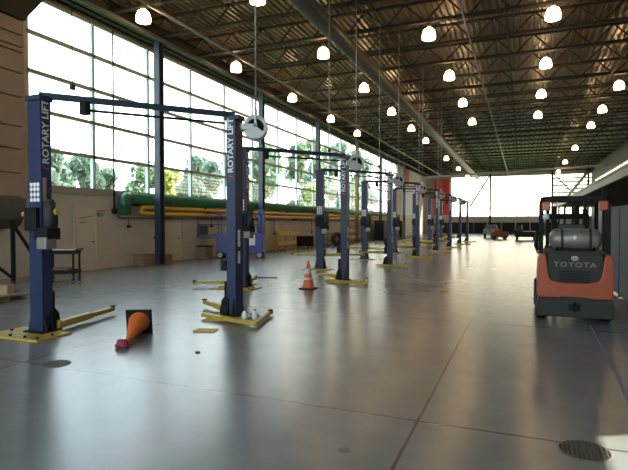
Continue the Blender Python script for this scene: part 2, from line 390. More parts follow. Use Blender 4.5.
def make_lift():
    t = thing('two_post_lift','','vehicle lift',group='blue two post lifts in a row')
    for side, F in (('L',ML),('R',MR)):
        c = mapped(MB().prism(SEC,0.01,HC), F).build('column', M['blue'], t)
        # lettering reads upward on the a=+.13 face
        if side == 'L': Mx = Matrix(((0,0,1,Lp.x+.132),(0,-1,0,Lp.y),(1,0,0,3.03),(0,0,0,1)))
        else: Mx = Matrix(((0,-1,0,Rp.x),(0,0,-1,Rp.y-.132),(1,0,0,3.03),(0,0,0,1)))
        lab(lettering('ROTARY LIFT', .155, M['label'], c, Mx, weight=.0035, sx=1.03), 'white lettering')
        sl = MB().prism([(2.46,-.05),(2.49,-.05),(2.52,.05),(2.49,.05)],-.001,.001)
        sl.v = [(F(.132+v[2], -v[1] if side=='L' else v[1], v[0])) for v in sl.v]
        lab(sl.build('stripe_decal', M['redmark'], c), 'red stripe decal')
        g = MB()   # foot with gussets
        g.box((-.2,-.16,0.028),(.2,.2,.05))
        for sx_ in (-1,1):
            g.prism([(sx_*.13,.05),(sx_*.2,.05),(sx_*.13,.34)],-.07,-.04,Matrix(((1,0,0,0),(0,0,1,0),(0,1,0,0),(0,0,0,1))))
            g.prism([(sx_*.13,.05),(sx_*.2,.05),(sx_*.13,.34)],.05,.08,Matrix(((1,0,0,0),(0,0,1,0),(0,1,0,0),(0,0,0,1))))
        g.prism([(.09,.05),(.26,.05),(.2,.3),(.09,.42)],-.12,.12,Matrix(((0,0,1,0),(1,0,0,0),(0,1,0,0),(0,0,0,1))))
        mapped(g,F).build('column_foot', M['black'], t)
        if side == 'L': pl = [(-.57,-.48),(.48,-.48),(.48,.12),(-.57,.14)]; bp = MB().prism(pl,0,.028); 
        else: bp = MB().prism([(-.14,-.42),(.42,-.3),(.6,.25),(-.14,.34)],0,.028)
        pb = mapped(bp,F).build('base_plate', M['yellow'], t)
        for (a,b) in (((-.45,-.4),(-.15,-.4),(.15,-.4),(.4,-.4),(-.45,-.15),(.4,-.15)) if side=='L' else ((-.05,-.3),(.35,-.15),(-.05,.25),(.45,.15))):
            mapped(MB().tube((a,b,.025),(a,b,.055),.022,8),F).build('anchor_bolt', M['black'], pb)
        cg = MB().box((-.055,-.03,.0),(.055,.19,.55)).box((-.14,.1,0),(.14,.2,.22))
        mapped(cg,F).build('carriage', M['black'], t, loc=(0,0,.07))
        for L_, nm in ((1.45,'arm'),(1.0,'arm')):
            el = side == 'R' and L_ > 1.2
            a = (elbow_mb() if el else arm_mb(L_)).build('arm', M['yellow'], t, loc=(Rp.x-.40,Rp.y-.39,.06) if el else F(.1 if L_ > 1.2 else -.1,.2,.14)); a['L'] = L_; a['side'] = side
            p = (epad_mb() if el else pad_mb(L_)).build('arm_pad', M['black'], a); lab(p,'black rubber pad')
    # decals on the plain face of the left column
    for i in range(3):
        dz = MB()
        for z0 in (1.99,2.07,2.15,2.22): dz.box((Lp.x-.1+.07*i,Lp.y-.0925,z0),(Lp.x-.045+.07*i,Lp.y-.0895,z0+.05))
        dz.box((Lp.x-.078+.07*i,Lp.y-.0925,2.0),(Lp.x-.067+.07*i,Lp.y-.0895,2.26))
        lab(dz.build('warning_decal', M['label'], t), 'white printed warning decal')
    lab(MB().box((Lp.x+.1295,Lp.y-.06,1.95),(Lp.x+.1325,Lp.y+.0,2.35)).build('instruction_decal', M['pink'], t), 'faded pink decal')
    for z0,h_ in ((1.25,.3),(.95,.22)): lab(MB().box((Rp.x+.0895,Rp.y-.05,z0),(Rp.x+.0925,Rp.y+.03,z0+h_)).build('instruction_decal', M['label'], t), 'pale blue-white decal')
    MB().bar((Lp.x,Lp.y,HC+.04),(Rp.x,Rp.y,HC+.04),.075,.09).build('crossbeam', M['navy'], t)
    for P in (Lp,Rp): MB().box((P.x-.15,P.y-.12,HC-.06),(P.x+.15,P.y+.12,HC+.02)).build('top_bracket', M['navy'], t, bevel=.01)
    sb = MB().tube((Lp.x+.4,Lp.y+.47,HC-.12),(Rp.x-.12,Rp.y-.14,HC-.12),.022,8).build('shutoff_bar', M['black'], t)
    MB().box((Lp.x+.38,Lp.y+.40,HC-.2),(Lp.x+.5,Lp.y+.5,HC+.0)).build('limit_switch', M['black'], sb)
    # power unit low on the left column
    pu = MB().box((.02,-.14,1.42),(.30,.10,1.60)).box((-.15,-.16,1.55),(.10,-.09,1.90)).build('power_unit', M['black'], t, bevel=.012); pu.location = (Lp.x,Lp.y,0)
    MB().tube((.22,-.02,1.60),(.22,-.02,1.98),.085,16).tube((.22,-.02,1.98),(.22,-.02,2.02),.06,12).build('motor', M['dark'], pu)
    lab(MB().box((.10,-.16,1.28),(.30,.04,1.46)).build('oil_tank', M['tank'], pu, bevel=.02),'pale grey oil tank')
    lab(MB().tube((-.15,-.125,1.80),(-.20,-.125,1.80),.04,10).build('filler_cap', M['yellow'], pu),'yellow cap'); lab(MB().tube((.30,.02,1.84),(.34,.02,1.84),.05,10).build('drain_cap', M['yellow'], pu),'yellow cap')
    hz = MB().path([(.14,.0,2.1)]+[(.20+.07*math.cos(a),.06,1.72+.22*math.sin(a)) for a in [PI/2-2*PI*i/16 for i in range(17)]],.02,6).build('hose_loop', M['black'], pu)
    MB().box((Rp.x-.2,Rp.y-.16,.82),(Rp.x-.09,Rp.y-.04,1.02)).build('lock_box', M['black'], t, bevel=.008)
    return t
lift0 = make_lift()
CH = [  # centre x, y, arm angles (left long, left short, right long, right short), carriage height
    (-5.74,6.65,(101,143,-22,150),0),(-5.66,12.5,(204,100,-30,150),0.02),(-5.74,18.12,(22,202,60,200),.42),(-5.68,23.45,(-40,205,60,230),.42),
    (-5.55,28.75,(-40,205,60,230),.42),(-5.5,34.2,(-35,205,60,230),.42),(-5.47,39.8,(-40,200,60,230),.42),(-5.45,45.3,(-40,205,60,230),.42)]
for k,(x,y,an,cz) in enumerate(CH):
    t = lift0 if k == 0 else copy_tree(lift0)
    t.location = (x,y,0)
    t['label'] = f'tall blue two-post vehicle lift with yellow base plates, {ordn[k]} from the camera in its row' if k else 'nearest tall blue two-post vehicle lift, beside the tan banded panels'
for k,(x,y,an,cz) in enumerate(CH):
    t = [o for o in COL.objects if o.name == ('two_post_lift' if k == 0 else 'two_post_lift.%03d' % k)][0]
    ia = 0
    for ch in t.children:
        if ch.name.startswith('arm') and 'L' in ch.keys():
            i = (0 if ch['side']=='L' else 2) + (0 if ch['L'] > 1.2 else 1)
            ch.rotation_euler = (0,0,R(-15.5 if i == 2 else an[i])); ch.location.z = .06 if i == 2 else .10+cz
        elif ch.name.startswith('carriage'): ch.location.z = .07+cz
for o in list(COL.objects):
    for p_ in ('L','side'):
        if p_ in o.keys(): del o[p_]

# things by the first lift
t = thing('steel_ramp_bar','yellow steel angle bars lying loose on floor before the second post','bar',(-4.52,6.55,0),R(20))
MB().box((-.17,-.075,0),(.17,-.045,.025)).build('front_angle', M['yellow'], t)
MB().box((-.15,.05,0),(.19,.08,.025)).build('rear_angle', M['yellow'], t)
MB().box((-.14,-.05,0.0),(-.12,.05,.02)).build('spacer', M['yellow'], t)
def bottle(x,y,lb):
    t = thing('spray_bottle',lb,'bottle',(x,y,0),group='white bottles beside the second post')
    MB().lathe([(.001,0),(.05,0),(.055,.02),(.055,.10),(.03,.14),(.018,.155)],14).build('body', M['white'], t)
    MB().lathe([(.02,.155),(.022,.175),(.001,.18)],10).build('cap', M['dark'], t)
bottle(-4.42,7.58,'white plastic bottle next to the second post of the nearest lift'); bottle(-4.26,7.66,'white plastic bottle standing farther from the second post of nearest lift')

# ------------------------------------------------------------------ hose reels on poles
def reel_proto():
    t = thing('hose_reel','','hose reel',group='white hose reels hanging over the lifts')
    p = MB().tube((0,0,.3),(0,0,5.72),.014,8); p.build('pole', M['steel'], t)
    ax = Matrix.Rotation(PI/2,4,'X')
    MB().lathe([(.145,-.09),(.195,-.09),(.21,-.08),(.21,.08),(.195,.09),(.145,.09),(.145,-.09)],28,ax).build('drum', M['reel'], t)
    lab(MB().lathe([(.001,-.06),(.15,-.055),(.15,.055),(.001,.06)],24,ax).build('coiled_hose', M['black'], t),'black coiled hose')
    MB().tube((0,-.12,0),(0,.12,0),.035,12).build('hub', M['dark'], t)
    MB().box((-.26,-.13,-.05),(.03,-.115,.05)).prism([(-.15,-.06),(-.02,.03),(.16,-.10),(.08,-.19),(-.06,-.19)],-.125,-.11,Matrix(((1,0,0,0),(0,0,1,0),(0,1,0,0),(0,0,0,1)))).box((-.26,.115,-.05),(.03,.13,.05)).box((-.26,-.13,-.05),(-.24,.13,.05)).box((-.03,-.13,.0),(.03,.13,.02)).box((-.02,-.13,0),(.02,-.115,.32)).box((-.02,.115,0),(.02,.13,.32)).box((-.02,-.13,.3),(.02,.13,.33)).build('bracket', M['reel'], t)
    MB().tube((.12,0,-.2),(.12,0,-.27),.03,10).build('hose_stop', M['dark'], t)
    return t
rp = reel_proto()
RL = [(-4.24,7.67),(-4.18,13.15),(-4.4,19.2),(-4.45,24.5),(-4.4,30.2),(-4.35,35.8),(-4.3,41.4)]
for k,(x,y) in enumerate(RL):
    t = rp if k == 0 else copy_tree(rp)
    t.location = (x,y,3.3); t.rotation_euler = (0,0,R(25)); t['label'] = f'white hose reel on long pole beside the {ordn[k]} blue lift from camera'
for k,(x,y) in enumerate([(-5.0,13.25),(-4.75,17.7),(-4.9,26.0),(-4.85,32)]):
    t = thing('drop_cable',f'thin vertical cable hanging from roof, {ordn[k]} of the cables between lifts','cable',(x,y,3.75),group='cables hanging between the lifts')
    MB().tube((0,0,.0),(0,0,5.25),.01,6).build('cord', M['steel'], t); MB().box((-.03,-.03,-.1),(.03,.03,0)).build('plug', M['dark'], t)
t = thing('drop_cable','thin dark cable hanging onto crossbeam of the nearest blue lift','cable',(-6.45,5.85,3.75)); MB().tube((0,0,0),(0,0,5.25),.007,6).build('cord', M['black'], t); MB().box((-.03,-.03,-.02),(.03,.03,.06)).build('plug', M['dark'], t)

# ------------------------------------------------------------------ traffic cones
def cone(name, lb, loc, rot=None):
    t = thing(name, lb, 'cone', loc)
    if rot is not None: t.matrix_world = rot
    MB().box((-.19,-.19,0),(.19,.19,.035)).build('base', M['black'], t, bevel=.012)
    MB().lathe([(.155,.035),(.15,.05),(.03,.70),(.025,.715),(.001,.715)],24).build('body', M['cone'], t)
    return t
t = cone('traffic_cone','upright orange traffic cone with white bands between the two lifts',(-4.99,11.73,0))
for z0,z1 in ((.40,.52),(.24,.30)):
    r0 = .15-.12*(z0-.05)/.65+.003; r1 = .15-.12*(z1-.05)/.65+.003
    lab(MB().lathe([(r0,z0),(r1,z1)],24).build('reflective_band', M['band'], t),'white reflective band')
# fallen cone: lies on its side, tip toward the camera
tip = Vector((-4.98,5.38,.05)); basec = Vector((-5.33,6.02,.19)); zax = (tip-basec).normalized(); xax = Vector((0,0,1)).cross(zax).normalized(); yax = zax.cross(xax)
Mr = Matrix((( xax.x,yax.x,zax.x,basec.x),(xax.y,yax.y,zax.y,basec.y),(xax.z,yax.z,zax.z,basec.z),(0,0,0,1)))
cone('traffic_cone','orange traffic cone tipped over on its side near the first lift',(0,0,0),Mr)
f = MB()
for i in range(9):
    a = i*.7; f.path([(.10*math.cos(a),.07*math.sin(a),.02),(.05*math.cos(a+1),.04*math.sin(a+1),.085),(.1*math.cos(a+2.2),.08*math.sin(a+2.2),.025)],[.018,.03,.018],8)
o = f.build('cloth_rag', M['crimson']); o.location = (-4.93,5.24,0); tag(o,'crumpled crimson rag at the tip of the fallen cone','rag')

# ------------------------------------------------------------------ floor fittings
def drain(loc, r_, lb):
    t = thing('drain_cover',lb,'drain cover',loc,group='round floor drain covers')
    MB().lathe([(r_,0),(r_,.006),(r_*.9,.008),(r_*.9,.004),(.001,.004)],28).build('rim', M['drain'], t)
    g = MB()
    for i in range(-5,6):
        xx = r_*.16*i; h_ = math.sqrt(max((r_*.9)**2-xx*xx,0)); 
        if h_ > .02: g.box((xx-.008,-h_,.003),(xx+.008,h_,.009))
    g.build('grate', M['grate'], t)
drain((-5.1,4.33,0),.17,'round rusty drain cover in floor before the nearest lift'); drain((.44,4.14,0),.18,'round drain cover near the camera below the orange forklift')
pts = [(1.04,9.3),(1.03,8.83),(1.01,8.0),(1.0,7.34),(.985,6.4),(.94,5.59),(.93,5.0)]
f = MB()
for p,q in zip(pts,pts[1:]): f.bar((p[0],p[1],.002),(q[0],q[1],.002),.036,.003)
tag(f.build('floor_tape', M['tape']),'strip of blue tape on floor before the forklift','tape')
for k,(x,y,s) in enumerate([(-3.84,5.4,.03)]):
    f = MB().tube((0,0,0),(0,0,.012),s,8).box((-.05,.02,0),(-.01,.05,.01)); o = f.build('rubber_scrap', M['black']); o.location=(x,y,0); tag(o,'tiny dark rubber scrap lying on floor before the yellow bars','scrap')
o = MB().prism([(-.3,-.05),(.3,-.04),(.32,.05),(-.28,.06)],0,.02).build('dark_floor_mark', M['black']); o.location=(-7.15,13.61,0); o.rotation_euler=(0,0,R(20)); tag(o,'small dark mark flat on floor past the second lift','plate')  # thin dark slab standing in for a dark mark on the floor

# ------------------------------------------------------------------ forklift
def forklift():
    t = thing('forklift','orange and black forklift truck parked with its rear to the camera','forklift',(.82,9.4,0))
    t.scale = (.93,.95,.95)
    X2 = Matrix(((1,0,0,0),(0,0,1,0),(0,1,0,0),(0,0,0,1)))   # (x,z) outline extruded along y
    outer = [(-.60,.43),(.60,.43),(.615,.8),(.60,1.12),(.57,1.21),(.48,1.21),(.445,1.0),(.415,.80),(.37,.74),(.2,.705),(-.2,.705),(-.37,.74),(-.415,.80),(-.445,1.0),(-.48,1.21),(-.57,1.21),(-.60,1.12),(-.615,.8)]
    MB().prism(outer,0,.62,X2).build('counterweight', M['orange'], t, bevel=.02)
    b = MB().prism([(-.61,.10),(.61,.10),(.62,.3),(.60,.425),(.26,.425),(.22,.46),(-.22,.46),(-.26,.425),(-.60,.425),(-.62,.3)],-.03,.6,X2).build('bumper', M['dark'], t, bevel=.02)
    MB().box((-.1,-.045,.22),(.1,-.02,.34)).tube((0,-.05,.2),(0,-.05,.37),.02,8).build('tow_pin', M['black'], b)
    g = MB().box((-.44,.05,.70),(.44,.4,1.22)).build('radiator_panel', M['dark'], t, bevel=.01)
    gr = MB()
    for i in range(6): gr.box((-.25,.035,.72+.035*i),(.25,.05,.735+.035*i))
    gr.build('grille', M['black'], g)
    lab(lettering('TOYOTA', .125, M['drumpale'], g, Matrix(((1,0,0,0),(0,0,-1,.047),(0,1,0,1.02),(0,0,0,1))), weight=.003, spacing=1.25, sx=1.15),'pale grey maker lettering')
    em = MB()
    for (rx,rz,zc) in ((.055,.037,1.135),(.022,.034,1.135),(.036,.014,1.152)):
        em.path([(rx*math.cos(2*PI*k/20),.046,zc+rz*math.sin(2*PI*k/20)) for k in range(21)],.005,6)
    em.build('emblem', M['label'], g)
    MB().box((-.5,.1,1.2),(.5,1.1,1.26)).build('hood', M['dark'], t, bevel=.02)
    # gas cylinder lying across the rear
    ax = Matrix.Translation((0.02,.32,1.47)) @ Matrix.Rotation(PI/2,4,'Y')
    tk = MB().lathe([(.001,-.43),(.09,-.425),(.16,-.38),(.185,-.32),(.185,.32),(.16,.38),(.09,.425),(.001,.43)],28,ax).build('gas_tank', M['tank'], t)
    st = MB()
    for xx in (-.22,.24): st.lathe([(.187,xx-.02),(.192,xx-.02),(.192,xx+.02),(.187,xx+.02)],28,ax)
    st.build('strap', M['dark'], tk)
    lab(MB().tube((.0,.13,1.5),(.0,.11,1.5),.035,12).build('gauge', M['white'], tk),'white gauge')
    MB().box((-.3,.2,1.26),(.34,.44,1.30)).box((-.3,.2,1.26),(-.26,.44,1.36)).box((.3,.2,1.26),(.34,.44,1.36)).build('tank_cradle', M['black'], t)
    for sx_ in (-1,1):
        f = MB(); f.bar((sx_*.55,.28,1.2),(sx_*.55,.30,2.1),.08,.08); f.bar((sx_*.55,.30,2.1),(sx_*.5,.42,2.2),.07,.08); f.build('guard_pillar', M['black'], t)
        f = MB(); f.bar((sx_*.53,1.75,.6),(sx_*.5,1.45,2.18),.07,.07); f.build('guard_pillar', M['black'], t)
        lab(MB().box((sx_*.47-.075,.24,1.98),(sx_*.47+.075,.32,2.15)).build('tail_lamp', M['amber'], t, bevel=.02),'dull orange tail lamp')
        w_ = MB().lathe([(.08,-.09),(.2,-.09),(.235,-.07),(.235,.07),(.2,.09),(.08,.09),(.08,-.09)],24,Matrix.Translation((sx_*.54,.42,.235)) @ Matrix.Rotation(PI/2,4,'Y')).build('wheel', M['rubber'], t)
        MB().tube((sx_*.54-.07,.42,.235),(sx_*.54+.07,.42,.235),.09,12).build('hub', M['orange'], w_)
        w_ = MB().lathe([(.1,-.11),(.26,-.11),(.30,-.08),(.30,.08),(.26,.11),(.1,.11),(.1,-.11)],24,Matrix.Translation((sx_*.52,1.8,.3)) @ Matrix.Rotation(PI/2,4,'Y')).build('wheel', M['rubber'], t)
        MB().tube((sx_*.52-.08,1.8,.3),(sx_*.52+.08,1.8,.3),.11,12).build('hub', M['orange'], w_)
        MB().box((sx_*.16-.05,2.5,.04),(sx_*.16+.05,3.5,.085)).build('fork', M['black'], t)
        f = MB(); f.box((sx_*.22-.05,2.15,.1),(sx_*.22+.05,2.3,2.12)); f.box((sx_*.36-.035,2.05,.1),(sx_*.36+.035,2.2,2.05)); f.build('mast_rail', M['black'], t)
    rf = MB(); rf.bar((-.52,.38,2.2),(.52,.38,2.2),.08,.09); rf.bar((-.5,1.45,2.2),(.5,1.45,2.2),.06); rf.bar((-.52,.38,2.2),(-.5,1.45,2.2),.07); rf.bar((.52,.38,2.2),(.5,1.45,2.2),.07)
    for k in range(6): rf.bar((-.36+.145*k,.38,2.2),(-.36+.145*k,1.45,2.2),.03,.04)
    rf.build('overhead_guard', M['black'], t)
    MB().bar((-.45,2.25,1.9),(.45,2.25,1.9),.06,.12).bar((-.45,2.25,.9),(.45,2.25,.9),.06,.12).tube((0,2.25,.15),(0,2.25,1.6),.05,10).build('mast_crossbar', M['black'], t)
    MB().box((-.5,2.42,.3),(.5,2.5,.4)).box((-.5,2.42,.75),(.5,2.5,.83)).box((-.4,2.38,.2),(-.34,2.48,.9)).box((.34,2.38,.2),(.4,2.48,.9)).build('fork_carriage', M['black'], t)
    MB().box((-.5,.6,.35),(.5,2.1,.62)).box((-.5,1.3,.5),(.5,1.45,.9)).build('chassis', M['orange'], t, bevel=.02)
    s = MB().box((-.24,.75,1.26),(.24,1.2,1.36)).build('seat', M['seat'], t, bevel=.03); MB().box((-.22,.66,1.34),(.22,.76,1.74)).build('seat_back', M['seat'], s, bevel=.03)
    f = MB(); f.path([(.16*math.cos(2*PI*k/20),1.36+.12*math.sin(2*PI*k/20),1.55+.1*math.sin(2*PI*k/20)) for k in range(21)],.014,6); f.bar((-.15,1.36,1.55),(.15,1.36,1.55),.02); f.tube((0,1.36,1.55),(0,1.55,1.0),.02,8); f.build('steering_wheel', M['black'], t)
    MB().box((-.44,1.5,.9),(.44,1.62,1.3)).build('dashboard', M['dark'], t)
    f = MB().tube((-.62,.35,1.25),(-.62,.35,1.6),.03,8).path([(-.6,.3,1.2),(-.66,.25,1.35),(-.62,.2,1.5),(-.56,.24,1.6)],.018,6).build('gas_hose', M['black'], t)
    lab(MB().lathe([(.001,-.02),(.05,-.015),(.06,0),(.05,.06),(.001,.07)],14,Matrix.Translation((-.47,.22,1.87)) @ Matrix.Rotation(PI/2,4,'X')).build('work_light', M['white'], t),'white round work light')
forklift()

# ------------------------------------------------------------------ partition and shelving at the right
t = thing('partition_screen','grey-blue vinyl partition screen standing right of the orange forklift','screen',(2.05,9.4,0))
for k in range(3):
    y0 = .04+1.87*k; MB().box((-.015,y0+.03,.05),(.015,y0+1.81,2.0)).build('panel', M['screen'], t)
MB().box((-.025,0,2.0),(.025,5.66,2.05)).build('top_rail', M['dark'], t)
for k in range(4):
    y0 = 1.87*k+.02; MB().box((-.025,y0-.025,0.012),(.025,y0+.025,2.0)).box((-.04,y0-.04,0),(.3,y0+.04,.02)).build('post', M['dark'], t)
t = thing('storage_rack','dark steel storage rack behind the grey-blue partition screen','rack',(3.3,17.9,0))
for sx_ in (0,2.6):
    for sy_ in (0,.9): MB().bar((sx_,sy_,0),(sx_,sy_,2.75),.07).build('upright', M['joist'], t)
for z in (.4,1.4,2.3): MB().box((-.05,-.05,z-.05),(2.65,.95,z)).build('shelf', M['wood'], t)
for k,(x,wd,h_,m_,lb) in enumerate([(.1,.7,.4,'brownbox','brown carton on top shelf of rack, nearest the forklift'),(.9,.8,.3,'card','low tan carton in the middle of the rack top shelf'),(1.8,.7,.5,'drum','grey crate on top shelf of rack, farthest from the forklift')]):
    o = MB().box((0,0,0),(wd,.7,h_)).box((wd*.47,-.003,0),(wd*.53,.703,h_+.002)).build('storage_carton', M[m_]); o.location=(3.3+x,18.0,2.3); tag(o,lb,'box',group='cartons on the storage rack')

# ------------------------------------------------------------------ left side: banded panel housing on legs, cart, pallet
t = thing('panel_housing','tan horizontally banded panel housing on steel legs beside the tall windows','panel housing',(-13.47,10.5,0))
zs = [2.42,3.1,3.8,4.45,5.3,6.0,6.6,6.75,7.1,7.55]
f = MB()
for a,b_ in zip(zs,zs[1:]): f.box((-.7,-12.5,a+.025),(0,0,b_-.025))
f.box((-.7,-12.5,2.4),(-.09,-.09,7.55)); f.build('cladding', M['panel'], t)
f = MB(); f.prism([(-.7,2.4),(0,2.4),(-.02,2.1),(-.1,1.8),(-.25,1.6),(-.45,1.5),(-.7,1.5)],-12.5,0,Matrix(((1,0,0,0),(0,0,1,0),(0,1,0,0),(0,0,0,1)))); f.build('rounded_base', M['duct'], t)
f = MB(); f.box((-.7,-12.5,7.55),(.12,.0,8.9)); f.prism([(0,7.6),(.0,8.9),(1.0,8.9)],-.7,.12,Matrix(((0,0,1,0),(1,0,0,0),(0,1,0,0),(0,0,0,1)))); f.build('soffit', M['joist'], t)
for y in (-.35,-3.5,-6.6): MB().bar((-.1,y,0),(-.1,y,1.75),.09).build('leg', M['black'], t)
MB().bar((-.1,-.32,1.6),(-.1,.75,.05),.07).build('diagonal_brace', M['black'], t); MB().bar((-.1,-.4,.1),(-.1,-2.2,1.6),.07).build('diagonal_brace', M['black'], t)

t = thing('utility_cart','black two-shelf utility cart with papers on top by the wall','cart',(-12.3,10.75,0),R(25))
for z in (.22,.78): MB().box((-.42,-.25,z),(.42,.25,z+.03)).box((-.42,-.25,z),(-.4,.25,z+.1)).box((.4,-.25,z),(.42,.25,z+.1)).box((-.42,-.25,z),(.42,-.23,z+.1)).box((-.42,.23,z),(.42,.25,z+.1)).build('tray', M['black'], t)
for sx_ in (-.38,.38):
    for sy_ in (-.21,.21):
        MB().bar((sx_,sy_,.1),(sx_,sy_,.86),.045).build('leg', M['black'], t)
        MB().tube((sx_,sy_-.018,.05),(sx_,sy_+.018,.05),.05,14).bar((sx_,sy_,.05),(sx_,sy_,.12),.02).build('caster', M['rubber'], t)
MB().path([(.42,-.2,.86),(.5,-.2,.92),(.5,.2,.92),(.42,.2,.86)],.015,8).build('handle', M['black'], t)
ct = t
Mc = Matrix.Translation((-12.3,10.75,0)) @ Matrix.Rotation(R(25),4,'Z')
for (x,y,z,lb) in ((.18,.0,.885,'white paper sheets at the handle end of the utility cart'),(-.16,.03,.885,'white paper sheets farther along the utility cart top')):
    f = MB()
    for i in range(4): f.box((-.16,-.11,.006*i),(.16,.11,.006*i+.004),Matrix.Rotation(.2*i-.3,4,'Z'))
    o = f.build('paper_stack', M['paper']); o.matrix_world = Mc @ Matrix.Translation((x,y,z)); tag(o,lb,'paper',group='papers on the cart')
o = MB().box((-.35,-.2,0),(.1,.2,.12)).box((-.37,-.22,.1),(.12,.22,.13)).build('parts_tray', M['brownbox'], bevel=.01); o.matrix_world = Mc @ Matrix.Translation((.1,0,.25)); tag(o,'brown parts tray on the lower shelf of the utility cart','tray')
o = MB().box((-.36,-.2,0),(.36,.2,.07)).build('equipment_case', M['dark'], bevel=.01); o.matrix_world = Mc @ Matrix.Translation((0,0,.81)); tag(o,'flat dark case lying under papers on the utility cart','case')

t = thing('wooden_pallet','worn wooden pallet with flattened cardboard beside the banded panels','pallet',(-10.55,7.15,0),R(12))
for k in range(3): MB().box((-.65,-.5+.45*k,0.02),(.65,-.4+.45*k,.11)).build('runner', M['wood'], t)
for k in range(7): MB().box((-.65+.19*k,-.55,.11),(-.5+.19*k,.55,.13)).build('deck_board', M['wood'], t)
for k in range(3): MB().box((-.62+.55*k,-.55,0),(-.5+.55*k,.55,.02)).build('bottom_board', M['wood'], t)
Mp = Matrix.Translation((-10.55,7.15,.13)) @ Matrix.Rotation(R(12),4,'Z')
def onp(mb,name,m_,x,y,z,rz,lb,cat,group=None):
    o = mb.build(name,m_); o.matrix_world = Mp @ Matrix.Translation((x,y,z)) @ Matrix.Rotation(rz,4,'Z'); tag(o,lb,cat,group); return o
onp(MB().box((-.6,-.45,0),(.6,.45,.012)).box((-.55,-.5,.012),(.62,.4,.02)),'cardboard_sheet',M['card'],0,0,0,.06,'flattened cardboard sheets covering the wooden pallet','cardboard')
onp(MB().box((-.2,-.15,0),(.2,.15,.2)).box((-.2,-.01,.2),(.2,.01,.203)),'cardboard_carton',M['card'],.3,.2,.021,.3,'open-faced tan carton at the window side of the pallet','box','cartons on the pallet')
onp(MB().box((-.22,-.16,0),(.22,.16,.22)).box((-.22,-.01,.22),(.22,.01,.223)),'cardboard_carton',M['brownbox'],-.3,.15,.021,-.2,'darker brown carton in the middle of the pallet','box','cartons on the pallet')

# ------------------------------------------------------------------ pipe runs along the left wall
t = thing('exhaust_duct','large green pipe running along the wall below tall windows','pipe',(XL+.26,15.0,2.6))
MB().path([(0,0,-.62),(0,0,-.12),(0,.03,-.04),(0,.1,.01),(0,.25,.02)],.22,16).build('elbow', M['greenpipe'], t)
MB().path([(0,.25,.02),(0,46,.02)],.215,16).build('pipe', M['greenpipe'], t)
for k in range(11): MB().bar((-.25,.6+4.5*k,-.24),(.2,.6+4.5*k,-.24),.05,.05).build('wall_bracket', M['black'], t)
f = MB(); f.tube((0,.3,.02),(0,.36,.02),.24,16); f.tube((0,0,-.2),(0,0,-.26),.24,16); f.build('flange', M['greenpipe'], t)
t = thing('yellow_pipe_run','yellow double pipe with hairpin end mounted under the green pipe','pipe',(XL+.26,15.8,2.17))
MB().path([(0,46,.12),(0,.25,.12),(0,.1,.09),(0,.05,0),(0,.1,-.09),(0,.25,-.12),(0,46,-.12)],.095,12).build('pipe', M['yellowpipe'], t)
for k in range(11): MB().bar((-.25,1.2+4.5*k,-.26),(.15,1.2+4.5*k,-.26),.05,.05).build('wall_bracket', M['black'], t)
MB().bar((.02,.4,0),(.02,40,0),.04,.03).build('spacer_rail', M['black'], t)
t = thing('air_line','thin blue-grey air line along the wall under the yellow pipes','pipe',(XL+.1,14.8,1.86))
MB().path([(0,0,1.0),(0,0,.1),(0,.05,.02),(0,.15,0),(0,46,0)],.03,8).build('pipe', M['greypipe'], t)
for (y,l_) in ((.55,.28),(2.1,.75),(6.2,.3),(13.0,.8),(19,.8)):
    f = MB().tube((0,y,0),(0,y,-l_),.022,8).build('drop', M['greypipe'], t)
    MB().tube((0,y,-l_),(0,y-.0,-l_-.1),.06,8).tube((.05,y-.12,-l_-.04),(.05,y+.12,-l_-.04),.025,8).build('valve', M['black'], f)
t = thing('electrical_conduit','thin dark conduit dropping down the windows to small wall box','conduit',(XL+.08,14.65,2.2))
MB().tube((0,0,0),(0,0,6.6),.03,8).build('tube', M['black'], t); MB().box((-.06,-.08,-.16),(.05,.08,0)).build('switch_box', M['black'], t)
t = thing('fire_alarm_box','small red and grey alarm box on the wall near conduit','alarm box',(XL+.06,14.0,1.9))
MB().box((-.05,-.1,0),(.03,.1,.14)).build('box', M['drum'], t); MB().bar((0,-.16,.2),(0,.3,.24),.02,.03).build('red_bar', M['redmark'], t)

# ------------------------------------------------------------------ blue work platform
t = thing('work_platform','blue wheeled work platform with railed deck parked behind the lifts','work platform',(-12.45,21.05,0),R(22.4))
MB().box((-1.1,-.45,.22),(1.1,.45,1.18)).box((-1.15,-.4,.18),(1.15,.4,.3)).build('chassis', M['scissor'], t, bevel=.03)
MB().box((-2.0,-.42,1.0),(1.05,.42,1.12)).build('deck', M['scissor'], t)
for (x,y) in ((-.92,-.47),(.92,-.47),(-.92,.47),(.92,.47)):
    w_ = MB().lathe([(.05,-.06),(.14,-.06),(.165,-.045),(.165,.045),(.14,.06),(.05,.06),(.05,-.06)],20,Matrix.Translation((x,y,.165)) @ Matrix.Rotation(PI/2,4,'X')).build('wheel', M['rubber'], t)
    MB().tube((x,y-.07,.165),(x,y+.07,.165),.12,14).build('hub', M['wheel'], w_)
for z in (1.6,2.1): MB().path([(-1.98,-.4,z),(.95,-.4,z),(.95,.4,z),(-1.98,.4,z),(-1.98,-.4,z)],.022,8).build('rail', M['scissor'], t)
for x in (-1.98,-1.0,0,.95):
    for y in (-.4,.4): MB().tube((x,y,1.1),(x,y,2.1),.022,8).build('rail_post', M['scissor'], t)
MB().box((.85,-.2,1.1),(1.1,.2,2.3)).build('mast', M['scissor'], t, bevel=.02)
lab(MB().box((.42,-.46,.62),(.72,-.452,1.12)).build('notice', M['paper'], t),'white paper notice')
MB().box((-1.9,-.38,1.12),(-1.55,-.1,1.55)).build('control_box', M['dark'], t, bevel=.02)
lab(MB().box((.1,-.35,1.14),(.8,.3,1.62)).build('tool_chest', M['drum'], t, bevel=.02),'grey chest')

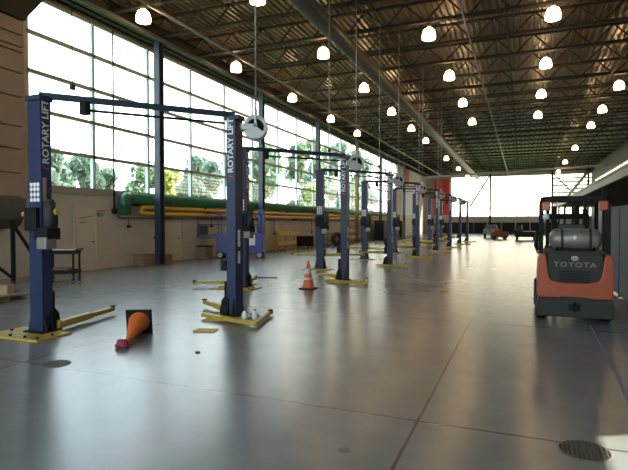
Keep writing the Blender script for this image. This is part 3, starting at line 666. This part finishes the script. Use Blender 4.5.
# ------------------------------------------------------------------ things along the left wall
def barrier(y0,y1,lb):
    t = thing('guard_barrier',lb,'barrier',(XL+.55,y0,0),group='yellow guard barriers')
    L_ = y1-y0
    for z in (.42,1.02): MB().box((.04,0,z-.14),(.12,L_,z+.14)).build('rail', M['yellow'], t, bevel=.02)
    k = 0
    while k <= 2: MB().box((-.06,L_*k/2-.06,0),(.04,L_*k/2+.06,1.2)).build('post', M['yellow'], t); k += 1
barrier(27.2,29.9,'yellow double-rail guard barrier beside the blue work platform'); barrier(40.2,46.3,'long yellow guard barrier on the wall between second and third lifts')
def box_thing(name,lb,cat,loc,size,m_,group=None,rz=0):
    t = thing(name,lb,cat,loc,rz,group); a,b_,c = size
    MB().box((-a/2,-b_/2,0),(a/2,b_/2,c)).build('carton', M[m_], t, bevel=.006); MB().box((-a/2,-.02,c),(a/2,.02,c+.004)).build('tape', M['card'], t); 
    MB().box((-a/2-.006,-b_/2,c*.75),(-a/2,b_/2,c*.78)).box((a/2,-b_/2,c*.72),(a/2+.006,b_/2,c*.76)).build('flap_seam', M['wood'], t)
box_thing('floor_carton','brown carton on floor under the pipes, nearer of two','box',(-13.8,15.95,0),(.5,.8,.42),'brownbox','brown cartons by the wall')
box_thing('floor_carton','brown carton on floor beside first blue wall column','box',(-13.75,16.95,0),(.4,.7,.36),'wood','brown cartons by the wall')
t = thing('waste_bin','small dark square waste bin left of the blue work platform','bin',(-13.8,20.0,0)); MB().prism([(-.25,-.28),(.25,-.28),(.25,.28),(-.25,.28)],0,.55).build('body', M['brownbox'], t); MB().box((-.28,-.31,.55),(.28,.31,.6)).build('lid', M['black'], t)
def cabinet(name,lb,loc,size,m_='black',group=None,rz=0,cast=True):
    t = thing(name,lb,'tool cabinet',loc,rz,group); a,b_,c = size    # front is -Y local
    MB().box((-a/2,-b_/2,.12),(a/2,b_/2,c)).build('body', M[m_], t, bevel=.01)
    for k in range(4):
        z0 = .16+(c-.2)/4*k; d_ = MB().box((-a/2+.03,-b_/2-.015,z0),(a/2-.03,-b_/2,z0+(c-.2)/4-.03)).build('drawer', M[m_], t); MB().box((-a*.3,-b_/2-.035,z0+(c-.2)/4-.07),(a*.3,-b_/2-.015,z0+(c-.2)/4-.045)).build('handle', M['black'], d_)
    for sx_ in (-1,1):
        for sy_ in (-1,1): MB().tube((sx_*(a/2-.08)-.02,sy_*(b_/2-.08),.06),(sx_*(a/2-.08)+.02,sy_*(b_/2-.08),.06),.06,10).build('caster', M['rubber'], t)
cabinet('tool_cabinet','dark rolling tool cabinet next to the shorter yellow barrier',(-13.5,31.2,0),(1.0,.6,.8),'black',None,R(60))
t = thing('steel_drum','grey steel drum standing by the wall beyond dark tool cabinet','drum',(-12.75,32.6,0)); MB().lathe([(.001,0),(.29,0),(.29,.3),(.305,.31),(.29,.32),(.29,.6),(.305,.61),(.29,.62),(.29,.88),(.28,.88),(.28,.86),(.001,.86)],22).build('body', M['drum'], t); MB().tube((.12,0,.86),(.12,0,.89),.035,10).build('bung', M['black'], t)
t = thing('standing_tyre','black rubber tyre leaning upright by the wall behind third lift','tyre',(-12.4,34.4,.5),R(65));  # a tyre with its rim, stood upright
MB().lathe([(.27,-.13),(.44,-.14),(.5,-.1),(.5,.1),(.44,.14),(.27,.13),(.27,-.13)],28,Matrix.Rotation(PI/2,4,'X')).build('tread', M['rubber'], t); MB().lathe([(.27,-.12),(.25,-.02),(.08,-.0),(.001,.0)],20,Matrix.Rotation(PI/2,4,'X')).build('rim', M['drum'], t)
t = thing('workbench','dark workbench by the wall beyond the leaning rubber tyre','workbench',(-13.4,37,0),R(90)); MB().box((-1.2,-.4,.86),(1.2,.4,.92)).build('top', M['wood'], t)
for sx_ in (-1.1,1.1):
    for sy_ in (-.33,.33): MB().bar((sx_,sy_,0),(sx_,sy_,.86),.07).build('leg', M['black'], t)
MB().box((-1.1,-.33,.25),(1.1,.33,.29)).build('shelf', M['black'], t)
for k,y in enumerate((48.2,50.6,53,56)): cabinet('storage_cabinet',f'tall dark cabinet against window wall, {ordn[k]} past the long yellow barrier',(-12.7,y,0),(1.9,.9,1.9),'black','tall dark cabinets by the windows',R(90))
# banners and panels near the far corner
def banner(lb,x,y,z0,z1,w_,m_):
    t = thing('hanging_banner',lb,'banner',(x,y,0),group='hanging banners in the far corner')
    f = MB(); n_ = 8
    vs = []; 
    for i in range(n_+1):
        for z in (z0,z1): vs.append((-w_/2+w_*i/n_,.03*math.sin(i*1.7),z))
    vs2 = [(a,b_+.012,c) for a,b_,c in vs]
    fs = [(2*i,2*i+2,2*i+3,2*i+1) for i in range(n_)]; f.add(vs,fs).add(vs2,fs); f.build('cloth', M[m_], t)
    MB().tube((-w_/2-.05,0,z1+.02),(w_/2+.05,0,z1+.02),.03,8).build('rod', M['dark'], t)
    for s_ in (-1,1): MB().tube((s_*w_*.4,0,z1+.02),(s_*w_*.4,0,9.1),.01,5).build('cord', M['dark'], t)
banner('large red banner hanging on far wall beside the windows',-11.6,80.4,2.9,8.3,2.3,'red')
t = thing('wall_banner','narrow red banner high on the window wall past the last window','banner',(XL+.06,66.5,0))
MB().box((0,-1.4,6.5),(.03,1.4,8.8)).build('cloth', M['red'], t); MB().tube((.03,-1.5,8.82),(.03,1.5,8.82),.03,8).build('rod', M['dark'], t)
t = thing('wall_poster','pale blue poster panel low on the window wall past the last window','poster',(XL+.06,68,0))
MB().box((0,-4.5,2.9),(.04,4,6.2)).build('sheet', M['bluebanner'], t); MB().box((-.02,-4.6,2.8),(.02,4.1,6.3)).build('frame', M['white'], t)
for k in range(9): cabinet('tool_chest',f'dark tool chest in the row under the far windows, {ordn[k]} from the window wall',(-11.6+1.95*k,79.6,0),(1.8,.8,1.75),'black','dark tool chests under the far windows')
t = thing('floor_scrubber','orange floor machine standing at the far end of hall','floor machine',(-2.2,56,0),R(10))
MB().box((-.85,-.5,.2),(.85,.5,.75)).build('body', M['dullorange'], t, bevel=.08); MB().box((-.5,-.4,.75),(.3,.4,1.0)).build('cover', M['dullorange'], t, bevel=.05); MB().bar((-.8,0,.7),(-1.05,0,1.1),.05).bar((-1.05,-.3,1.1),(-1.05,.3,1.1),.05).build('handle', M['black'], t)
for sx_ in (-.55,.55):
    for sy_ in (-.45,.45): MB().tube((sx_,sy_-.06,.18),(sx_,sy_+.06,.18),.18,14).build('wheel', M['rubber'], t)
t = thing('utility_vehicle','pale grey covered vehicle at far end behind the orange machine','vehicle',(-3.3,61.5,0))
MB().box((-.8,-.8,.35),(.8,.8,1.0)).build('body', M['drum'], t, bevel=.1); MB().prism([(-.7,1.0),(.7,1.0),(.55,1.5),(-.55,1.5)],-.6,.6,Matrix(((1,0,0,0),(0,0,1,0),(0,1,0,0),(0,0,0,1)))).build('cover', M['duct'], t, bevel=.05)
for sx_ in (-.65,.65):
    for sy_ in (-.6,.6): MB().tube((sx_-.1,sy_,.3),(sx_+.1,sy_,.3),.3,14).build('wheel', M['rubber'], t)
t = thing('tow_tractor','low dark tow tractor left of forklift at the far end','tractor',(.35,54.3,0))
MB().box((-1.0,-.9,.3),(1.0,.9,.95)).build('body', M['black'], t, bevel=.06); MB().box((-.95,-.3,.95),(-.3,.8,1.45)).build('seat', M['seat'], t, bevel=.05); lab(MB().bar((-.3,-.95,.85),(.95,-.95,.85),.05).build('grab_rail', M['white'], t),'white rail'); MB().tube((-.35,-.6,.9),(-.35,-.6,1.5),.03,8).build('steering_post', M['white'], t)
for sx_ in (-.8,.8):
    for sy_ in (-.6,.6): MB().tube((sx_-.12,sy_,.32),(sx_+.12,sy_,.32),.32,14).build('wheel', M['rubber'], t)

# ------------------------------------------------------------------ outdoors
struct(MB().box((-120,-40,-.5),(XL-.3,160,-.25)).build('ground_left', M['grass']))
struct(MB().box((XL-.3,YB+.3,-.5),(60,160,-.25)).build('ground_back', M['grass']))
struct(MB().box((XL-.3,-40,-.5),(XR+.3,YF-.3,-.25)).build('ground_front', M['grass']))
struct(MB().box((XR+.3,-40,-.5),(60,YB+.3,-.25)).build('ground_right', M['grass']))
def tree(x,y,h,w_,zb,key,lb,nl=4200,name='leafy_tree'):
    t = thing(name,lb,'tree',(x,y,-.25),random.uniform(0,6),'trees outside the window wall')
    rnd = random.Random(int(y*100)); f = MB()
    blobs = []
    for i in range(11):
        a = rnd.uniform(0,2*PI); q = rnd.random(); z = zb+(h-zb)*q; rr = w_*.75*(1-.55*abs(q-.35)*1.6)*rnd.uniform(.3,1)
        blobs.append((rr*math.cos(a),rr*math.sin(a),z,rnd.uniform(.45,.75)*w_*.62*(1.1-.5*q)))
    blobs.append((0,0,h-.5*w_*.45,w_*.4))
    for i in range(nl):
        bx,by,bz,br = rnd.choice(blobs)
        d_ = Vector((rnd.gauss(0,1),rnd.gauss(0,1),rnd.gauss(0,1))).normalized()*br*rnd.random()**.45
        c = Vector((bx,by,bz))+d_
        e = Euler((rnd.uniform(0,6),rnd.uniform(0,6),rnd.uniform(0,6))).to_matrix(); s = rnd.uniform(.13,.26)*(1+.06*(w_-1.8))
        f.add([c+e@Vector(v)*s for v in ((-1,-.6,0),(0,-1,.15),(1,0,0),(.2,.9,.1),(-.8,.6,0))],[(0,1,2,3,4)])
    f.build('foliage', LEAF[key], t)
    b = MB(); b.path([(0,0,0),(.05,0,zb*.6),(0,.05,zb+.3*(h-zb)),(0,0,h*.85)],[.16,.13,.09,.03],8)
    for (bx,by,bz,br) in blobs[:7]: b.path([(0,0,max(zb*.7,bz-1.6)),(bx*.6,by*.6,bz-.5),(bx,by,bz)],[.06,.04,.015],5)
    b.build('trunk', M['bark'], t)
TR = [(-26,21.8,5.9,1.9,2.2,'b','rounded grey-green tree outside, seen just right of the nearest lift post'),
      (-27,25.2,6.1,1.9,2.0,'d','dark tree outside the windows, seen above the end of the green pipe'),
      (-28,28.4,5.6,1.5,1.6,'d','small dark tree outside, seen left of the first wall column'),
      (-26,32.6,6.0,1.8,1.2,'y','bright yellow-green tree outside beside the first wall column'),
      (-27,37.8,7.6,1.7,1.5,'b','grey-green tree outside, left of the first lift second post'),
      (-28,41.6,7.4,1.8,1.5,'b','grey-green tree outside, directly behind the first lift second post'),
      (-26,44.6,6.4,1.7,1.2,'y','yellow-green tree outside, seen under the nearest hose reel'),
      (-27,49.8,9.8,2.4,1.5,'g','tall green tree outside, just right of the second wall column'),
      (-29,55.0,11.0,2.2,1.5,'b','tall grey-green tree outside under the second lift crossbeam'),
      (-24,57.5,6.4,1.5,1.0,'y','low yellow-green tree outside under the second lift crossbeam'),
      (-27,60.5,12.0,2.7,1.5,'g','tall green tree outside, left of the third wall column'),
      (-28,67.5,13.5,3.0,1.5,'g','tall green tree outside behind the second lift right post'),
      (-27,75.5,14.0,3.2,2,'b','tall tree outside, seen past the third wall column'),
      (-27,84,14.0,3.4,2,'g','tall tree outside, seen around the olive wall column'),
      (-28,94,14.0,3.6,2,'b','most distant tree outside, seen past the olive wall column')]
TR += [(-38,33.0,7.0,3.4,1.0,'b','far grey-green tree outside, seen between nearest lift and first wall column'),
      (-38,44.0,8.2,3.6,1.0,'g','far green tree outside, seen behind the bright yellow-green tree'),
      (-38,53.5,9.6,3.8,1.0,'d','far dark tree outside, seen behind the first lift second post'),
      (-39,63.5,11.5,4.2,1.0,'b','far grey-green tree outside, seen right of the nearest hose reel'),
      (-39,75,14.0,4.6,1.0,'g','far tall tree outside, seen over the second lift crossbeam'),
      (-39,88,16.5,5.0,1.0,'b','far tall tree outside, seen left of second lift right post'),
      (-39,102,18,5.4,1.0,'g','far tall tree outside, seen right of second lift right post')]
for a in TR: tree(*a)

# ------------------------------------------------------------------ light, camera
wd = bpy.data.worlds.new('bright_overcast_sky'); sc.world = wd; wd.use_nodes = True; nt = wd.node_tree; bg = nt.nodes['Background']
tc = nt.nodes.new('ShaderNodeTexCoord'); sx = nt.nodes.new('ShaderNodeSeparateXYZ'); nt.links.new(tc.outputs['Generated'], sx.inputs[0])
rp_ = nt.nodes.new('ShaderNodeValToRGB'); rp_.color_ramp.elements[0].color = (.95,.98,1,1); rp_.color_ramp.elements[1].color = (.70,.86,1,1); rp_.color_ramp.elements[1].position = .55
nt.links.new(sx.outputs[2], rp_.inputs[0]); vd_ = nt.nodes.new('ShaderNodeVectorMath'); vd_.operation = 'DOT_PRODUCT'; nt.links.new(tc.outputs['Generated'], vd_.inputs[0]); vd_.inputs[1].default_value = (.5,.86,0)
mr_ = nt.nodes.new('ShaderNodeMapRange'); mr_.inputs[1].default_value = .35; mr_.inputs[2].default_value = .95; nt.links.new(vd_.outputs['Value'], mr_.inputs[0])
mx_ = nt.nodes.new('ShaderNodeMixRGB'); nt.links.new(mr_.outputs[0], mx_.inputs[0]); nt.links.new(rp_.outputs[0], mx_.inputs[1]); mx_.inputs[2].default_value = (1.12,.92,.64,1)
nt.links.new(mx_.outputs[0], bg.inputs[0]); bg.inputs[1].default_value = 3.2
sl = bpy.data.lights.new('sun','SUN'); sl.energy = 11.0; sl.angle = R(.3); sl.color = (1,.92,.78)
so = bpy.data.objects.new('sun', sl); COL.objects.link(so); so.location = (30,20,30)
e_ = math.atan(.7); dv = Vector((-math.cos(e_)*math.cos(R(30)),-math.cos(e_)*math.sin(R(30)),-math.sin(e_))); so.rotation_euler = dv.to_track_quat('-Z','Y').to_euler()

cam = bpy.data.cameras.new('camera'); cam.sensor_fit = 'HORIZONTAL'; cam.sensor_width = 36; cam.lens = 36*505/628; cam.clip_end = 400
co = bpy.data.objects.new('camera', cam); COL.objects.link(co); co.location = (0,0,1.67); co.rotation_euler = (R(90-1.3612),0,R(22.3858)); sc.camera = co
vs_ = sc.view_settings; vs_.view_transform = 'Standard'; vs_.look = 'None'; vs_.gamma = 1; vs_.exposure = 1.0; vs_.use_curve_mapping = False
sc.cycles.max_bounces = 10; sc.cycles.diffuse_bounces = 5; sc.cycles.transparent_max_bounces = 16; sc.cycles.use_denoising = True
